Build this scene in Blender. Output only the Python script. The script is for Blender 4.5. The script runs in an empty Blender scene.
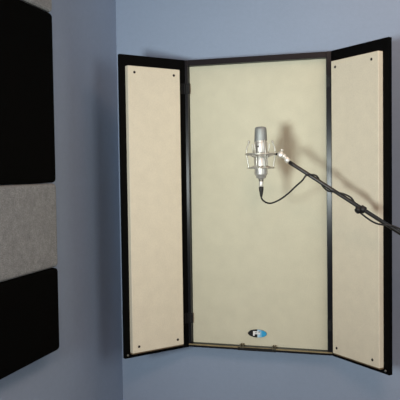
import bpy, bmesh, math, random
from mathutils import Vector, Matrix
random.seed(7)
S = bpy.context.scene
COL = S.collection

# ------------------------------------------------------------------ camera
cam_d = bpy.data.cameras.new('camera')
cam = bpy.data.objects.new('camera', cam_d)
COL.objects.link(cam)
S.camera = cam
CX, CY, CZ = 0.568, -2.8666, 1.5074
YAW, PITCH, ROLL, FPX = 0.2899, 0.0411, -0.0138, 673.2
fw = Vector((-math.sin(YAW)*math.cos(PITCH), math.cos(YAW)*math.cos(PITCH), -math.sin(PITCH)))
r0 = Vector((math.cos(YAW), math.sin(YAW), 0))
u0 = r0.cross(fw)
rr = r0*math.cos(ROLL) + u0*math.sin(ROLL)
uu = -r0*math.sin(ROLL) + u0*math.cos(ROLL)
m = Matrix((rr, uu, -fw)).transposed().to_4x4()
m.translation = (CX, CY, CZ)
cam.matrix_world = m
cam_d.sensor_width = 36.0
cam_d.lens = FPX*36.0/400.0
cam_d.clip_start = 0.05

# ------------------------------------------------------------------ world, lights, exposure
w = bpy.data.worlds.new('room_ambient')
S.world = w
w.use_nodes = True
bg = w.node_tree.nodes['Background']
bg.inputs[0].default_value = (0.80, 0.90, 1.0, 1)
bg.inputs[1].default_value = 0.05

def area(name, loc, target, size, power, color, sy=None):
    d = bpy.data.lights.new(name, 'AREA')
    d.energy = power
    d.color = color
    d.size = size
    if sy:
        d.shape = 'RECTANGLE'
        d.size_y = sy
    o = bpy.data.objects.new(name, d)
    COL.objects.link(o)
    o.location = loc
    o.rotation_euler = (Vector(target) - Vector(loc)).to_track_quat('-Z', 'Y').to_euler()
    return o

area('key_softbox', (-0.24, -3.1, 1.42), (0.05, -0.1, 1.72), 0.32, 8.75, (0.92, 1.0, 0.98))
bpy.data.lights['key_softbox'].spread = math.radians(75)
area('right_softbox', (2.3, -2.5, 1.75), (-0.2, -0.2, 1.45), 1.1, 16.5, (0.94, 1.0, 0.99))
area('ceiling_light_panel', (0.75, -0.9, 2.735), (0.75, -0.9, 0), 0.6, 6.4, (1.0, 0.62, 0.42), 1.2)
area('rear_warm_fill', (0.9, -3.6, 2.735), (0.9, -3.6, 0), 0.6, 38, (1.0, 0.60, 0.42), 1.2)  # unseen fill behind the camera, added to warm the shadows

S.view_settings.view_transform = 'Standard'
S.view_settings.look = 'None'
S.view_settings.exposure = 0.09
S.view_settings.gamma = 1.0
S.view_settings.use_curve_mapping = False

# ------------------------------------------------------------------ materials
def srgb(r, g, b):
    f = lambda c: (c/255/12.92) if c/255 <= .04045 else ((c/255+.055)/1.055)**2.4
    return (f(r), f(g), f(b), 1)

def mat(name, col, rough=.6, metal=0, spec=.5, noise=None, bump=None, weave=None, coat=0):
    """noise=(scale, amount): mottled tint; bump=(scale, strength, dist); weave=(threads per m, strength)"""
    M = bpy.data.materials.new(name)
    M.use_nodes = True
    N, L = M.node_tree.nodes, M.node_tree.links
    b = N['Principled BSDF']
    b.inputs['Base Color'].default_value = col
    b.inputs['Roughness'].default_value = rough
    b.inputs['Metallic'].default_value = metal
    b.inputs['Specular IOR Level'].default_value = spec
    b.inputs['Coat Weight'].default_value = coat
    tc = N.new('ShaderNodeTexCoord')
    if noise:
        facs = []
        for sc, am in noise:
            n = N.new('ShaderNodeTexNoise')
            n.inputs['Scale'].default_value = sc
            n.inputs['Detail'].default_value = 5
            L.new(tc.outputs['Object'], n.inputs['Vector'])
            mr = N.new('ShaderNodeMapRange')
            mr.inputs[1].default_value = .3
            mr.inputs[2].default_value = .7
            mr.inputs[3].default_value = 1 - am
            mr.inputs[4].default_value = 1 + am
            L.new(n.outputs['Fac'], mr.inputs[0])
            facs.append(mr.outputs[0])
        v = facs[0]
        for f in facs[1:]:
            mu = N.new('ShaderNodeMath'); mu.operation = 'MULTIPLY'
            L.new(v, mu.inputs[0]); L.new(f, mu.inputs[1]); v = mu.outputs[0]
        vm = N.new('ShaderNodeVectorMath'); vm.operation = 'SCALE'
        vm.inputs[0].default_value = col[:3]
        L.new(v, vm.inputs['Scale'])
        L.new(vm.outputs[0], b.inputs['Base Color'])
    h = None
    if bump:
        n = N.new('ShaderNodeTexNoise')
        n.inputs['Scale'].default_value = bump[0]
        n.inputs['Detail'].default_value = 4
        L.new(tc.outputs['Object'], n.inputs['Vector'])
        h = n.outputs['Fac']; st, di = bump[1], bump[2]
    if weave:
        outs = []
        for ax in ('X', 'Z'):
            wv = N.new('ShaderNodeTexWave')
            wv.wave_type = 'BANDS'; wv.bands_direction = ax
            wv.inputs['Scale'].default_value = weave[0]
            wv.inputs['Distortion'].default_value = 1.5
            wv.inputs['Detail'].default_value = 2
            L.new(tc.outputs['Object'], wv.inputs['Vector'])
            outs.append(wv.outputs['Fac'])
        ad = N.new('ShaderNodeMath'); ad.operation = 'ADD'
        L.new(outs[0], ad.inputs[0]); L.new(outs[1], ad.inputs[1])
        h = ad.outputs[0]; st, di = weave[1], .0006
    if h is not None:
        bp = N.new('ShaderNodeBump')
        bp.inputs['Strength'].default_value = st
        bp.inputs['Distance'].default_value = di
        L.new(h, bp.inputs['Height'])
        L.new(bp.outputs[0], b.inputs['Normal'])
    return M

M_wall = mat('painted_wall_blue_grey', srgb(152, 168, 191), .75, spec=.3, noise=[(60, .02), (3, .02)], bump=(140, .25, .002))
M_ceil = mat('white_ceiling_paint', srgb(215, 215, 212), .85, spec=.2, bump=(90, .2, .002))
M_floor = mat('grey_carpet', srgb(120, 116, 112), .95, spec=.1, noise=[(300, .2)], bump=(300, .6, .004))
M_trim = mat('white_trim_paint', srgb(225, 225, 222), .5)
M_beige = mat('beige_acoustic_fabric', srgb(226, 218, 197), .92, spec=.15, noise=[(260, .05), (22, .03)], weave=(95, .3))
M_beige_c = mat('beige_acoustic_fabric_centre', srgb(207, 204, 182), .92, spec=.15, noise=[(260, .055), (16, .035)], weave=(95, .35))
M_blackw = mat('black_lacquered_wood', srgb(13, 13, 15), .27, spec=.45, bump=(60, .1, .001))
M_board = mat('matt_black_board', srgb(7, 7, 7), .6, spec=.05, bump=(60, .1, .001))
M_wedge = mat('raw_brown_edge', srgb(112, 92, 66), .6, noise=[(80, .15)])
M_grey = mat('grey_heather_fabric', srgb(143, 145, 146), .95, spec=.1, noise=[(330, .4), (60, .12), (18, .08)], weave=(110, .5))
M_blackf = mat('black_acoustic_fabric', srgb(6, 6, 5), .97, spec=.04, noise=[(300, .2)], weave=(110, .3))
M_screw = mat('dark_bronze_screw', srgb(38, 32, 28), .4, metal=.6)
M_steel = mat('brushed_steel', srgb(170, 168, 160), .35, metal=1, bump=(200, .1, .0005))
M_silver = mat('satin_silver_body', srgb(205, 203, 197), .42, metal=.7, bump=(400, .05, .0003))
M_chrome = mat('bright_nickel', srgb(238, 235, 226), .4, metal=.6)
M_mount = mat('pale_silver_wire', srgb(200, 198, 188), .4, metal=.7)
M_rubber = mat('black_rubber', srgb(16, 15, 15), .55)
M_boom = mat('black_painted_steel', srgb(22, 21, 20), .38, spec=.5, bump=(200, .1, .0005))
M_cord = mat('pale_elastic_cord', srgb(178, 174, 164), .8)
M_hw = mat('blackened_hinge_metal', srgb(12, 12, 14), .5, spec=.25)
M_gold = mat('aged_brass_edge', srgb(142, 128, 94), .6, metal=.1, noise=[(40, .2)])
M_clip = mat('tarnished_catch_metal', srgb(98, 92, 74), .5, metal=.5)
M_lblack = mat('badge_black_enamel', srgb(14, 13, 14), .3)
M_lwhite = mat('badge_white_enamel', srgb(235, 238, 238), .3)

def lacquer(M):
    N, L = M.node_tree.nodes, M.node_tree.links
    b = N['Principled BSDF']
    t = N.new('ShaderNodeTangent'); t.direction_type = 'RADIAL'; t.axis = 'Z'
    L.new(t.outputs[0], b.inputs['Tangent'])
    b.inputs['Anisotropic'].default_value = .9
    b.inputs['Anisotropic Rotation'].default_value = 0.0
M_post = mat('black_edge_banding', srgb(13, 16, 23), .32, spec=.5)
lacquer(M_post)

# microphone grille: fine woven wire seen as a grid of small dark holes
def grille_material():
    M = bpy.data.materials.new('grey_woven_wire_grille')
    M.use_nodes = True
    N, L = M.node_tree.nodes, M.node_tree.links
    b = N['Principled BSDF']
    b.inputs['Metallic'].default_value = .5
    b.inputs['Roughness'].default_value = .5
    tc = N.new('ShaderNodeTexCoord')
    ck = N.new('ShaderNodeTexChecker')
    ck.inputs['Scale'].default_value = 700
    ck.inputs['Color1'].default_value = srgb(168, 171, 169)
    ck.inputs['Color2'].default_value = srgb(108, 111, 109)
    L.new(tc.outputs['Object'], ck.inputs['Vector'])
    L.new(ck.outputs['Color'], b.inputs['Base Color'])
    return M
M_grille = grille_material()

# blue enamel of the oval badge: pale by the white emblem, deeper to the right
def badge_blue():
    M = bpy.data.materials.new('badge_blue_enamel')
    M.use_nodes = True
    N, L = M.node_tree.nodes, M.node_tree.links
    b = N['Principled BSDF']
    b.inputs['Roughness'].default_value = .3
    tc = N.new('ShaderNodeTexCoord')
    sx = N.new('ShaderNodeSeparateXYZ')
    mr = N.new('ShaderNodeMapRange')
    mr.inputs[1].default_value = -.008
    mr.inputs[2].default_value = .022
    cr = N.new('ShaderNodeValToRGB')
    cr.color_ramp.elements[0].color = srgb(225, 245, 252)
    cr.color_ramp.elements[1].color = srgb(45, 160, 212)
    L.new(tc.outputs['Object'], sx.inputs[0])
    L.new(sx.outputs[0], mr.inputs[0])
    L.new(mr.outputs[0], cr.inputs[0])
    L.new(cr.outputs[0], b.inputs['Base Color'])
    return M
M_lblue = badge_blue()

# ------------------------------------------------------------------ helpers
def link(name, bm, material, parent=None, smooth=False, origin=None):
    me = bpy.data.meshes.new(name)
    bmesh.ops.recalc_face_normals(bm, faces=bm.faces)
    if origin is not None:
        bmesh.ops.translate(bm, verts=bm.verts, vec=-Vector(origin))
    bm.to_mesh(me)
    bm.free()
    mats = material if isinstance(material, (list, tuple)) else [material]
    for mm in mats:
        me.materials.append(mm)
    if smooth:
        for p in me.polygons:
            p.use_smooth = True
    o = bpy.data.objects.new(name, me)
    COL.objects.link(o)
    if parent:
        o.parent = parent
    if origin is not None:
        o.location = origin
    return o

def tag(o, label=None, cat=None, group=None, kind=None):
    if label: o['label'] = label
    if cat: o['category'] = cat
    if group: o['group'] = group
    if kind: o['kind'] = kind
    return o

def empty(name, loc, label, cat, group=None):
    o = bpy.data.objects.new(name, None)
    o.empty_display_size = .05
    COL.objects.link(o)
    o.location = loc
    return tag(o, label, cat, group)

def box(bm, x0, x1, y0, y1, z0, z1, bev=0, f=None, seg=2, mi=0):
    """box in local axes; f maps (a,b,c) to the parent's space"""
    f = f or (lambda a, b, c: Vector((a, b, c)))
    t = bmesh.new()
    bmesh.ops.create_cube(t, size=1)
    for v in t.verts:
        v.co = Vector((x0 + (v.co.x+.5)*(x1-x0), y0 + (v.co.y+.5)*(y1-y0), z0 + (v.co.z+.5)*(z1-z0)))
    if bev:
        bmesh.ops.bevel(t, geom=list(t.edges), offset=bev, segments=seg, profile=.5, affect='EDGES')
    for v in t.verts:
        v.co = f(*v.co)
    mp = {}
    for v in t.verts:
        mp[v] = bm.verts.new(v.co)
    for fc in t.faces:
        nf = bm.faces.new([mp[v] for v in fc.verts])
        nf.material_index = mi
    t.free()
    return bm

def frame_of(axis):
    a = Vector(axis).normalized()
    h = Vector((0, 0, 1)) if abs(a.z) < .9 else Vector((0, 1, 0))
    u = a.cross(h).normalized()
    return a, u, a.cross(u).normalized()

def lathe(bm, p, axis, prof, n=24, sq=1.0, power=None):
    """prof: list of (distance along axis, radius); closed with caps. sq flattens one side axis"""
    p = Vector(p); a, u, v = frame_of(axis)
    rings = []
    for d, r in prof:
        ring = []
        for i in range(n):
            t = 2*math.pi*i/n
            c, s = math.cos(t), math.sin(t)
            if power:
                k = (abs(c)**power + abs(s)**power)**(-1/power)
                c, s = c*k, s*k
            ring.append(bm.verts.new(p + a*d + u*(c*r) + v*(s*r*sq)))
        rings.append(ring)
    for A, B in zip(rings, rings[1:]):
        for i in range(n):
            bm.faces.new((A[i], A[(i+1) % n], B[(i+1) % n], B[i]))
    bm.faces.new(rings[0]); bm.faces.new(rings[-1])
    return bm

def catmull(pts, k=8, closed=False):
    pts = [Vector(p) for p in pts]
    out = []
    n = len(pts)
    rng = range(n) if closed else range(n-1)
    for i in rng:
        if closed:
            a, b, c, d = pts[(i-1) % n], pts[i], pts[(i+1) % n], pts[(i+2) % n]
        else:
            a, b, c, d = pts[max(i-1, 0)], pts[i], pts[i+1], pts[min(i+2, n-1)]
        for j in range(k):
            t = j/k
            out.append(.5*((2*b) + (c-a)*t + (2*a-5*b+4*c-d)*t*t + (3*b-3*c+d-a)*t**3))
    if not closed:
        out.append(pts[-1])
    return out

def tube(bm, pts, r, n=10, closed=False, smoothk=0):
    pts = catmull(pts, smoothk, closed) if smoothk else [Vector(p) for p in pts]
    N = len(pts)
    rings = []
    prev = None
    for i, p in enumerate(pts):
        if closed:
            t = (pts[(i+1) % N] - pts[(i-1) % N]).normalized()
        else:
            t = (pts[min(i+1, N-1)] - pts[max(i-1, 0)]).normalized()
        if prev is None:
            _, u, _v = frame_of(t)
        else:
            u = (prev - t*prev.dot(t)).normalized()
        prev = u
        v = t.cross(u)
        rad = r(i/(N-1)) if callable(r) else r
        rings.append([bm.verts.new(p + u*(math.cos(2*math.pi*k/n)*rad) + v*(math.sin(2*math.pi*k/n)*rad)) for k in range(n)])
    pairs = list(zip(rings, rings[1:]))
    if closed:
        pairs.append((rings[-1], rings[0]))
    for A, B in pairs:
        for k in range(n):
            bm.faces.new((A[k], A[(k+1) % n], B[(k+1) % n], B[k]))
    if not closed:
        bm.faces.new(rings[0]); bm.faces.new(rings[-1])
    return bm

NB = bmesh.new

# ------------------------------------------------------------------ room shell
XL = -0.675
XR, YF, ZC = 3.6, -4.6, 2.75
def struct(name, bm, m):
    return tag(link(name, bm, m), kind='structure')
struct('wall_back', box(NB(), XL-.12, XR, 0, .12, 0, ZC), M_wall)
struct('wall_left', box(NB(), XL-.12, XL, YF, 0, 0, ZC), M_wall)
struct('wall_right', box(NB(), XR, XR+.12, YF, .12, 0, ZC), M_wall)
struct('wall_front', box(NB(), XL-.12, XR+.12, YF-.12, YF, 0, ZC), M_wall)
struct('floor', box(NB(), XL-.12, XR, YF, .12, -.1, 0), M_floor)
struct('ceiling', box(NB(), XL-.12, XR, YF, .12, ZC, ZC+.1), M_ceil)
struct('baseboard_back', box(NB(), XL, XR, -.014, 0, 0, .09, .003), M_trim)
struct('baseboard_left', box(NB(), XL, XL+.014, YF, -.014, 0, .09, .003), M_trim)

# ------------------------------------------------------------------ fabric panels on the left wall
PY = -0.694
def wall_panel(z0, z1, m, label, depth=.060, yb=-1.92):
    o = link('acoustic_panel', box(NB(), XL+.0005, XL+depth, yb, PY, z0, z1, .014, seg=3), m, origin=(XL, (yb+PY)/2, z0))
    tag(o, label, 'acoustic panel', 'fabric panels stacked on the left wall')
    return o
wall_panel(1.4775, 2.079, M_blackf, 'large black fabric acoustic panel on the left wall, above the grey panel in mid picture')
wall_panel(1.174, 1.4755, M_grey, 'grey fabric acoustic panel on the left wall between two black panels')
wall_panel(0.872, 1.172, M_blackf, 'smaller black fabric acoustic panel on the left wall, lowest of the stack')
wall_panel(2.081, 2.383, M_grey, 'grey fabric acoustic panel at the very top, mostly out of view')

# ------------------------------------------------------------------ folding vocal booth on the back wall
W, H, D, ZB = .61, 1.22, .14, .76
BOOTH = empty('vocal_booth', (0, 0, ZB),
              'open two-door vocal booth with beige fabric panels and black frame on the back wall', 'vocal booth')
hw = W/2
fb = .0165
# frame: four boards and a back sheet, coordinates relative to the booth base
FL, FR, FB_, FT = .0130, .0205, .0150, .0235
b = NB()
box(b, -hw, -hw+FL, -D, 0, 0, H, .0012, seg=2)
box(b, hw-FR, hw, -D, 0, 0, H, .0020, seg=3)
box(b, -hw+FL, hw-FR, -D, 0, H-FT, H, .0012)
box(b, -hw+FL, hw-FR, -D, 0, 0, FB_, .0012)
box(b, -hw+FL, hw-FR, -.012, 0, FB_, H-FT)
link('cabinet_frame', b, M_post, BOOTH)
# pale strip along the upper half of the bottom rail's front edge
b = NB()
box(b, -hw+.001, hw-.001, -D-.0018, -D+.001, .0088, .0144, .0006)
tag(link('bottom_edge_strip', b, M_gold, BOOTH), 'tan-gold strip along the bottom rail')
REC = .021
cp = link('centre_panel', box(NB(), -hw+FL+.001, hw-FR-.001, -D+REC, -.012, FB_+.0002, H-FT-.0005, .003), M_beige_c, BOOTH)
tag(cp, 'beige woven fabric panel, slightly greener than the door panels')

# oval badge on the centre panel
def oval(bm, cx, cz, rx, rz, y0, y1, clip=None, n=64):
    pts = []
    for i in range(n):
        t = 2*math.pi*i/n
        x, z = rx*math.cos(t), rz*math.sin(t)
        if clip and not clip(x):
            continue
        pts.append((cx+x, cz+z))
    A = [bm.verts.new((x, y0, z)) for x, z in pts]
    B = [bm.verts.new((x, y1, z)) for x, z in pts]
    bm.faces.new(A); bm.faces.new(B[::-1])
    k = len(pts)
    for i in range(k):
        bm.faces.new((A[i], A[(i+1) % k], B[(i+1) % k], B[i]))
bx_, bz_ = -.008, .0695
yp = -D+REC
bd = link('badge', (lambda q: (oval(q, 0, 0, .040, .0170, yp-.003, yp+.001), q)[1])(NB()), M_lblack, cp)
bd.location = (bx_, 0, bz_)
tag(bd, 'small oval badge, black on the left and blue on the right, with a white emblem')
q = NB(); oval(q, 0, 0, .0395, .0165, yp-.0038, yp-.0028, clip=lambda x: x > -.002)
bl = link('badge_field', q, M_lblue, cp); bl.location = (bx_, 0, bz_)
tag(bl, 'light blue right half of the badge')
# the white emblem: a stem, a wide bowl and a foot, like a blocky P with a flag
q = NB()
def plate(q, x0, x1, z0, z1):
    box(q, x0, x1, yp-.0048, yp-.0034, z0, z1)
plate(q, -.0180, -.0110, -.0100, .0095)
plate(q, -.0110, .0100, .0040, .0095)
plate(q, -.0110, .0060, -.0030, .0015)
plate(q, .0060, .0120, -.0030, .0095)
em = link('emblem', q, M_lwhite, cp); em.location = (bx_, 0, bz_)

# catch on the bottom rail
b = NB()
box(b, -.088, .074, -D-.0065, -D, .0005, .0125, .001)
box(b, -.012, -.004, -D-.0085, -D-.005, .002, .008, .001)
latch = link('latch_plate', b, M_hw, BOOTH)
tag(latch, 'dark metal latch plate on the bottom rail')
for cx_ in (-.070, .066):
    b = NB()
    box(b, cx_-.0075, cx_-.0020, -D-.007, -D+.010, .0095, .027, .001)
    box(b, cx_+.0020, cx_+.0075, -D-.007, -D+.010, .0095, .027, .001)
    box(b, cx_-.0075, cx_+.0075, -D-.006, -D+.010, .0095, .016, .001)
    link('catch_clip', b, M_clip, latch)

# doors
def door(s, ang, hi, t_out, name_label):
    d = Vector((s*math.sin(ang), -math.cos(ang), 0))
    n = Vector((-s*math.cos(ang), -math.sin(ang), 0))
    h = Vector((s*hw, -D, 0))
    f = lambda t, o, z: h + d*t + n*o + Vector((0, 0, z))
    DW, TB = .3085, .016
    dr = link('door', box(NB(), -0.0012, DW, -TB, 0, -.001, H+.001, .0012, f=f), M_board, BOOTH, origin=h)
    tag(dr, name_label)
    off = lambda o: setattr(o, 'location', o.location - h)
    ft = .0235
    pn = link('door_panel', box(NB(), hi, t_out, 0, ft, .0217, 1.1745, .0022, f=f), M_beige, dr)
    off(pn)
    tag(pn, 'cream fabric panel on the inside of the ' + ('left' if s < 0 else 'right') + ' door')
    for t_ in ((.070, .256) if s < 0 else (.050, .247)):
        for z_ in (.046, 1.149):
            q = NB()
            lathe(q, f(t_, ft-.001, z_), n, [(0, .0052), (.0018, .0052), (.0026, .0042), (.0030, .0030), (.0020, .0022), (.0020, .0004)], 20)
            sc = link('screw', q, M_screw, pn, True)
            if t_ > .2: sc['label'] = 'dark screw near the outer edge'
    # brown raw edge along the bottom of the door panel
    e = link('bottom_lip', box(NB(), hi, t_out, 0, ft-.004, .0165, .0220, .001, f=f), M_wedge, dr)
    off(e); e['label'] = 'brown lip under the fabric panel'
    # pale magnet stud at the lower outer corner
    q = NB()
    lathe(q, f(.291 if s > 0 else .296, -.001, .012), n, [(0, .0045), (.004, .0045), (.0052, .0030)], 16)
    k = link('corner_stud', q, M_steel, dr, True); off(k)
    k['label'] = 'small bright metal stud at the lower outer corner'
    return f

fl = door(-1, .6752, .040, .2850, 'left hinged door, black board carrying a cream panel')
fr = door(1, .8065, .0265, .2815, 'right hinged door, black board carrying a beige panel')

# hinges
def hinge(s, z, f):
    q = NB()
    x = s*(hw)
    lathe(q, (x - s*.001, -D-.0045, z-.022), (0, 0, 1), [(0, .0036), (.001, .0042), (.013, .0042), (.0135, .0034), (.014, .0042), (.030, .0042), (.0305, .0034), (.031, .0042), (.043, .0042), (.044, .0036)], 14)
    box(q, min(x-s*.020, x-s*.003), max(x-s*.020, x-s*.003), -D-.0016, -D, z-.022, z+.022, .0005)
    box(q, .003, .020, -.0005, .0015, z-.022, z+.022, .0004, f=f)
    hg = link('hinge', q, M_hw, BOOTH)
    for dz in (-.013, .013):
        r = NB()
        lathe(r, (x - s*.012, -D-.0012, z+dz), (0, -1, 0), [(0, .0026), (.0012, .0024), (.0016, .0012)], 12)
        link('hinge_screw', r, M_screw, hg)
for s, f in ((-1, fl), (1, fr)):
    for z in (.125, 1.10):
        hinge(s, z, f)

# ------------------------------------------------------------------ microphone
MX, MY = .0808, -.45
MIC = empty('condenser_microphone', (MX, MY, 1.478),
            'silver condenser microphone with grey wire grille held upright in the shock mount', 'microphone')
z = lambda v: v - 1.478
q = NB()
lathe(q, (0, 0, 0), (0, 0, 1),
      [(.0, .0085), (.001, .0105), (.004, .0110), (.0055, .0170), (.0075, .0185), (.014, .0190), (.0155, .0225), (.020, .0238),
       (.085, .0238), (.087, .0228), (.089, .0228), (.091, .0238), (.134, .0238), (.1365, .0230), (.138, .0205)], 48, sq=.92)
link('body', q, M_silver, MIC, True)
q = NB()
lathe(q, (0, 0, 0), (0, 0, 1),
      [(.137, .0200), (.1375, .0228), (.142, .0229), (.165, .0222), (.180, .0213), (.187, .0204), (.190, .0180), (.1920, .0110), (.1925, .003)], 48, sq=.86, power=2.5)
g = link('grille', q, M_grille, MIC, True); g['label'] = 'grey woven wire grille'
q = NB()
lathe(q, (0, 0, 0), (0, 0, 1), [(.1365, .0228), (.137, .0236), (.1405, .0236), (.141, .0226)], 48, sq=.88)
link('grille_collar', q, M_chrome, MIC, True)
# slide switch / emblem below the grille, on the face towards the booth's front
tow = Vector((.2, -1, 0)).normalized()
q = NB()
lathe(q, Vector((-.006, -.0215, z(1.598))) , tow, [(-.003, .0034), (.0010, .0034), (.0018, .0026)], 16)
k = link('front_emblem', q, M_screw, MIC, True); k['label'] = 'small dark round emblem below the grille'
q = NB()
lathe(q, (0, 0, -.0005), (0, 0, 1), [(-.006, .0085), (.002, .0085)], 20)
link('connector_socket', q, M_steel, MIC, True)

# ------------------------------------------------------------------ shock mount
SM = empty('shock_mount', (MX, MY, 1.5195), 'silver wire shock mount cradling the microphone at the end of the boom', 'shock mount')
zr = lambda v: v - 1.5195
def ring(R_, zz, r, n=48):
    q = NB()
    tube(q, [(R_*math.cos(2*math.pi*i/n), R_*math.sin(2*math.pi*i/n), zz) for i in range(n)], r, 8, closed=True)
    return q
ZU, ZL = zr(1.5705), zr(1.5200)
link('outer_ring', ring(.0540, ZU, .0036), M_mount, SM, True)
link('outer_ring', ring(.0465, ZL, .0026), M_mount, SM, True)
# inner cradle rings hug the microphone (a hair larger than its body)
link('inner_ring', ring(.0268, ZU-.010, .0026), M_mount, SM, True)
link('inner_ring', ring(.0268, ZL+.006, .0026), M_mount, SM, True)
for k in range(4):
    a = math.radians(28 + 90*k)
    c, s_ = math.cos(a), math.sin(a)
    q = NB()
    tube(q, [(.0465*c, .0465*s_, ZL), (.0500*c, .0500*s_, (ZL+ZU)/2), (.0540*c, .0540*s_, ZU),
             (.0530*c, .0530*s_, ZU+.020), (.0470*c, .0470*s_, ZU+.036), (.0445*c, .0445*s_, ZU+.046)], .0026, 8, smoothk=5)
    lathe(q, (.0445*c, .0445*s_, ZU+.045), (0, 0, 1), [(-.0055, .001), (-.002, .0046), (.002, .0046), (.0055, .001)], 10)
    link('upright_prong', q, M_mount, SM, True)
    # inner hook rising from the cradle
    a2 = a + math.radians(38)
    c2, s2 = math.cos(a2), math.sin(a2)
    q = NB()
    tube(q, [(.0262*c2, .0262*s2, ZL+.006), (.0280*c2, .0280*s2, (ZL+ZU)/2), (.0275*c2, .0275*s2, ZU-.010),
             (.0340*c2, .0340*s2, ZU+.010), (.0375*c2, .0375*s2, ZU+.030), (.0360*c2, .0360*s2, ZU+.038)], .0025, 8, smoothk=5)
    link('cradle_arm', q, M_mount, SM, True)
for zz, Ro, key in ((ZU, .0540, 1), (ZL, .0465, 0)):
    q = NB()
    pts = []
    zin = ZU-.010 if key else ZL+.006
    for k in range(16):
        a = math.radians(6 + 22.5*k)
        R_ = Ro if k % 2 == 0 else .0275
        pts.append((R_*math.cos(a), R_*math.sin(a), zz if k % 2 == 0 else zin))
    tube(q, pts, .0017, 6, closed=True)
    e = link('elastic_cord', q, M_cord, SM); e['label'] = 'pale elastic cord zigzagging between rings'
# yoke, swivel and adapter leading to the boom
BA = Vector((.1831, -.45, 1.5401)) ; BB = Vector((.5656, -.56, 1.2987))
bdir = (BB - BA).normalized()
O = Vector((MX, MY, 1.5195))
q = NB()
lathe(q, Vector((.0525, -.004, ZU-.001)), (1, 0, -.05), [(-.003, .0028), (0, .0042), (.010, .0042), (.013, .0030)], 14)
k = link('pivot_stub', q, M_hw, SM, True); k['label'] = 'dark stub on the outer ring'
sw0 = Vector((.0655, -.003, zr(1.5685)))
q = NB()
lathe(q, sw0, (1, 0, -.25), [(0, .0070), (.002, .0105), (.012, .0105), (.0145, .0080), (.018, .0070)], 20)
lathe(q, sw0 + Vector((.008, 0, -.002)), (0, -1, .15), [(-.011, .006), (-.009, .0110), (.009, .0110), (.0115, .006)], 20)
lathe(q, sw0 + Vector((.010, -.002, .006)), (.3, 0, 1), [(0, .0045), (.007, .0045), (.0075, .0062), (.0115, .0062), (.0125, .004)], 12)
link('swivel', q, M_chrome, SM, True)
q = NB()
sw1 = sw0 + Vector((.017, 0, -.004))
end = BA - O - bdir*.001
lathe(q, sw1, (end - sw1), [(-.002, .0055), (.001, .0085), (.008, .0085), (.0095, .0062), ((end-sw1).length*.40, .0062), ((end-sw1).length*.45, .0098), ((end-sw1).length-.002, .0098), ((end-sw1).length, .0080)], 20)
link('thread_adapter', q, M_chrome, SM, True)

# ------------------------------------------------------------------ boom stand
CL = BB + bdir*.22          # clutch, right of the picture
base = Vector((CL.x, CL.y, 0))
ST = empty('microphone_stand', base, 'black boom microphone stand whose arm enters from the right edge', 'microphone stand')
L_ = lambda p: Vector(p) - base
q = NB()
lathe(q, L_(BA + bdir*.002), bdir, [(0, .0060), (.002, .0074), (.020, .0074), (.022, .0068), ((BB-BA).length + .22 + .34, .0068)], 20)
link('boom_arm', q, M_boom, ST, True)
q = NB()
lathe(q, L_(CL + bdir*.30), bdir, [(0, .014), (.004, .021), (.075, .021), (.08, .015)], 24)
link('counterweight', q, M_rubber, ST, True)
q = NB()
side = bdir.cross(Vector((0, 0, 1))).normalized()
lathe(q, L_(CL), side, [(-.024, .012), (-.022, .019), (.010, .019), (.012, .014), (.030, .014), (.034, .010)], 24)
lathe(q, L_(CL - Vector((0, 0, .060))), (0, 0, 1), [(0, .011), (.004, .0145), (.045, .0145), (.055, .010)], 20)
link('clutch', q, M_boom, ST, True)
q = NB()
lathe(q, (0, 0, .62), (0, 0, 1), [(0, .0085), (L_(CL).z - .055 - .62, .0085)], 18)
link('inner_pole', q, M_steel, ST, True)
q = NB()
lathe(q, (0, 0, .10), (0, 0, 1), [(0, .0125), (.50, .0125), (.502, .019), (.56, .019), (.565, .0125)], 20)
link('pole', q, M_boom, ST, True)
for k in range(3):
    a = math.radians(100 + 120*k)
    q = NB()
    c, s_ = math.cos(a), math.sin(a)
    tube(q, [(.012*c, .012*s_, .17), (.15*c, .15*s_, .085), (.30*c, .30*s_, .012)], .0085, 10, smoothk=4)
    lg = link('leg', q, M_boom, ST, True)
    q = NB()
    lathe(q, (.285*c, .285*s_, .022), (c, s_, -.42), [(0, .0105), (.03, .0112), (.034, .0085)], 14)
    link('rubber_foot', q, M_rubber, lg, True)

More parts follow.
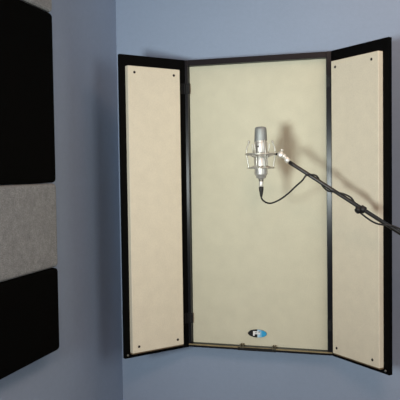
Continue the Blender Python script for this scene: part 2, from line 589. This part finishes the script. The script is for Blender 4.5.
# ------------------------------------------------------------------ cable
CB = empty('microphone_cable', (MX, MY, 1.46), 'thin black cable looping from the microphone and winding along the boom', 'cable')
co = Vector((MX, MY, 1.46))
q = NB()
lathe(q, Vector((0, 0, 1.4725) - co + Vector((MX, MY, 0))) if False else Vector((0, 0, .0125)), (0, 0, -1), [(-.001, .0072), (0, .0080), (.004, .0083), (.014, .0083), (.016, .0078), (.021, .0076)], 20)
k = link('plug', q, M_chrome, CB, True); k['label'] = 'silver cable plug under the microphone'
q = NB()
lathe(q, (0, 0, -.0085), (0, 0, -1), [(0, .0078), (.004, .0086), (.014, .0080), (.026, .0058), (.036, .0038), (.038, .0030)], 18)
k = link('strain_relief', q, M_rubber, CB, True)
_, hu, hv = frame_of(bdir)
def boom_pt(s, ang, rad):
    return BA + (BB-BA)*s + hu*(math.cos(ang)*rad) + hv*(math.sin(ang)*rad)
pts = [(.0808, -.45, 1.4150), (.0825, -.4505, 1.4080), (.0885, -.452, 1.4010), (.103, -.458, 1.3935), (.1227, -.465, 1.3930), (.1536, -.468, 1.4065),
       (.1842, -.472, 1.4285), (.2120, -.476, 1.4540), (.2350, -.482, 1.4735)]
up = (Vector((0, 0, 1)) - bdir*bdir.z).normalized()
tocam = bdir.cross(up).normalized()
if tocam.y > 0: tocam = -tocam
def bp(s, a, b_):
    return BA + (BB-BA)*s + up*a + tocam*b_
pts += [bp(.185, -.0050, .0102), bp(.220, .0080, .0075), bp(.252, .0106, -.0020), bp(.290, -.0020, -.0108), bp(.345, -.0106, -.0030),
        bp(.395, -.0100, .0050), bp(.450, .0020, .0108), bp(.510, .0104, .0045), bp(.565, .0104, -.0045), bp(.610, -.0020, -.0108),
        bp(.650, -.0115, -.0010), bp(.700, -.0150, .003), bp(.765, -.0170, .005), bp(.825, -.0145, .006), bp(.875, -.0050, .0100), bp(.930, .0080, .0072), bp(1.00, .0100, -.004),
        bp(1.08, -.0040, -.0105), bp(1.16, -.0104, .002), bp(1.22, 0.002, .0110)]
q = NB()
tube(q, [Vector(p) - co for p in pts] + [BB+bdir*.20 - co + up*-.05 + tocam*.03, Vector((base.x+.02, base.y-.022, 1.0)) - co, Vector((base.x-.03, base.y-.025, .5)) - co,
      Vector((base.x+.01, base.y-.03, .12)) - co, Vector((base.x+.03, base.y-.09, .006)) - co, Vector((base.x+.15, base.y-.25, .0045)) - co, Vector((base.x+.5, base.y-.4, .0045)) - co],
     .0031, 10, smoothk=8)
link('cord', q, M_rubber, CB, True)

# clip that holds the cable to the boom
CLP = empty('cable_clip', bp(.685, 0, 0), 'small round black clip gripping the boom arm in front of the right door', 'cable clip')
cc = Vector(CLP.location)
q = NB()
lathe(q, (0, 0, 0), bdir, [(-.010, .0088), (-.008, .0118), (.008, .0118), (.010, .0088)], 20)
link('collar', q, M_rubber, CLP, True)
q = NB()
lathe(q, -up*.008 + tocam*.010 - bdir*.009, (tocam - up*.6).normalized(), [(-.007, .008), (-.004, .0112), (.007, .0112), (.010, .0080)], 16)
link('knob', q, M_rubber, CLP, True)
bpy.context.view_layer.update()
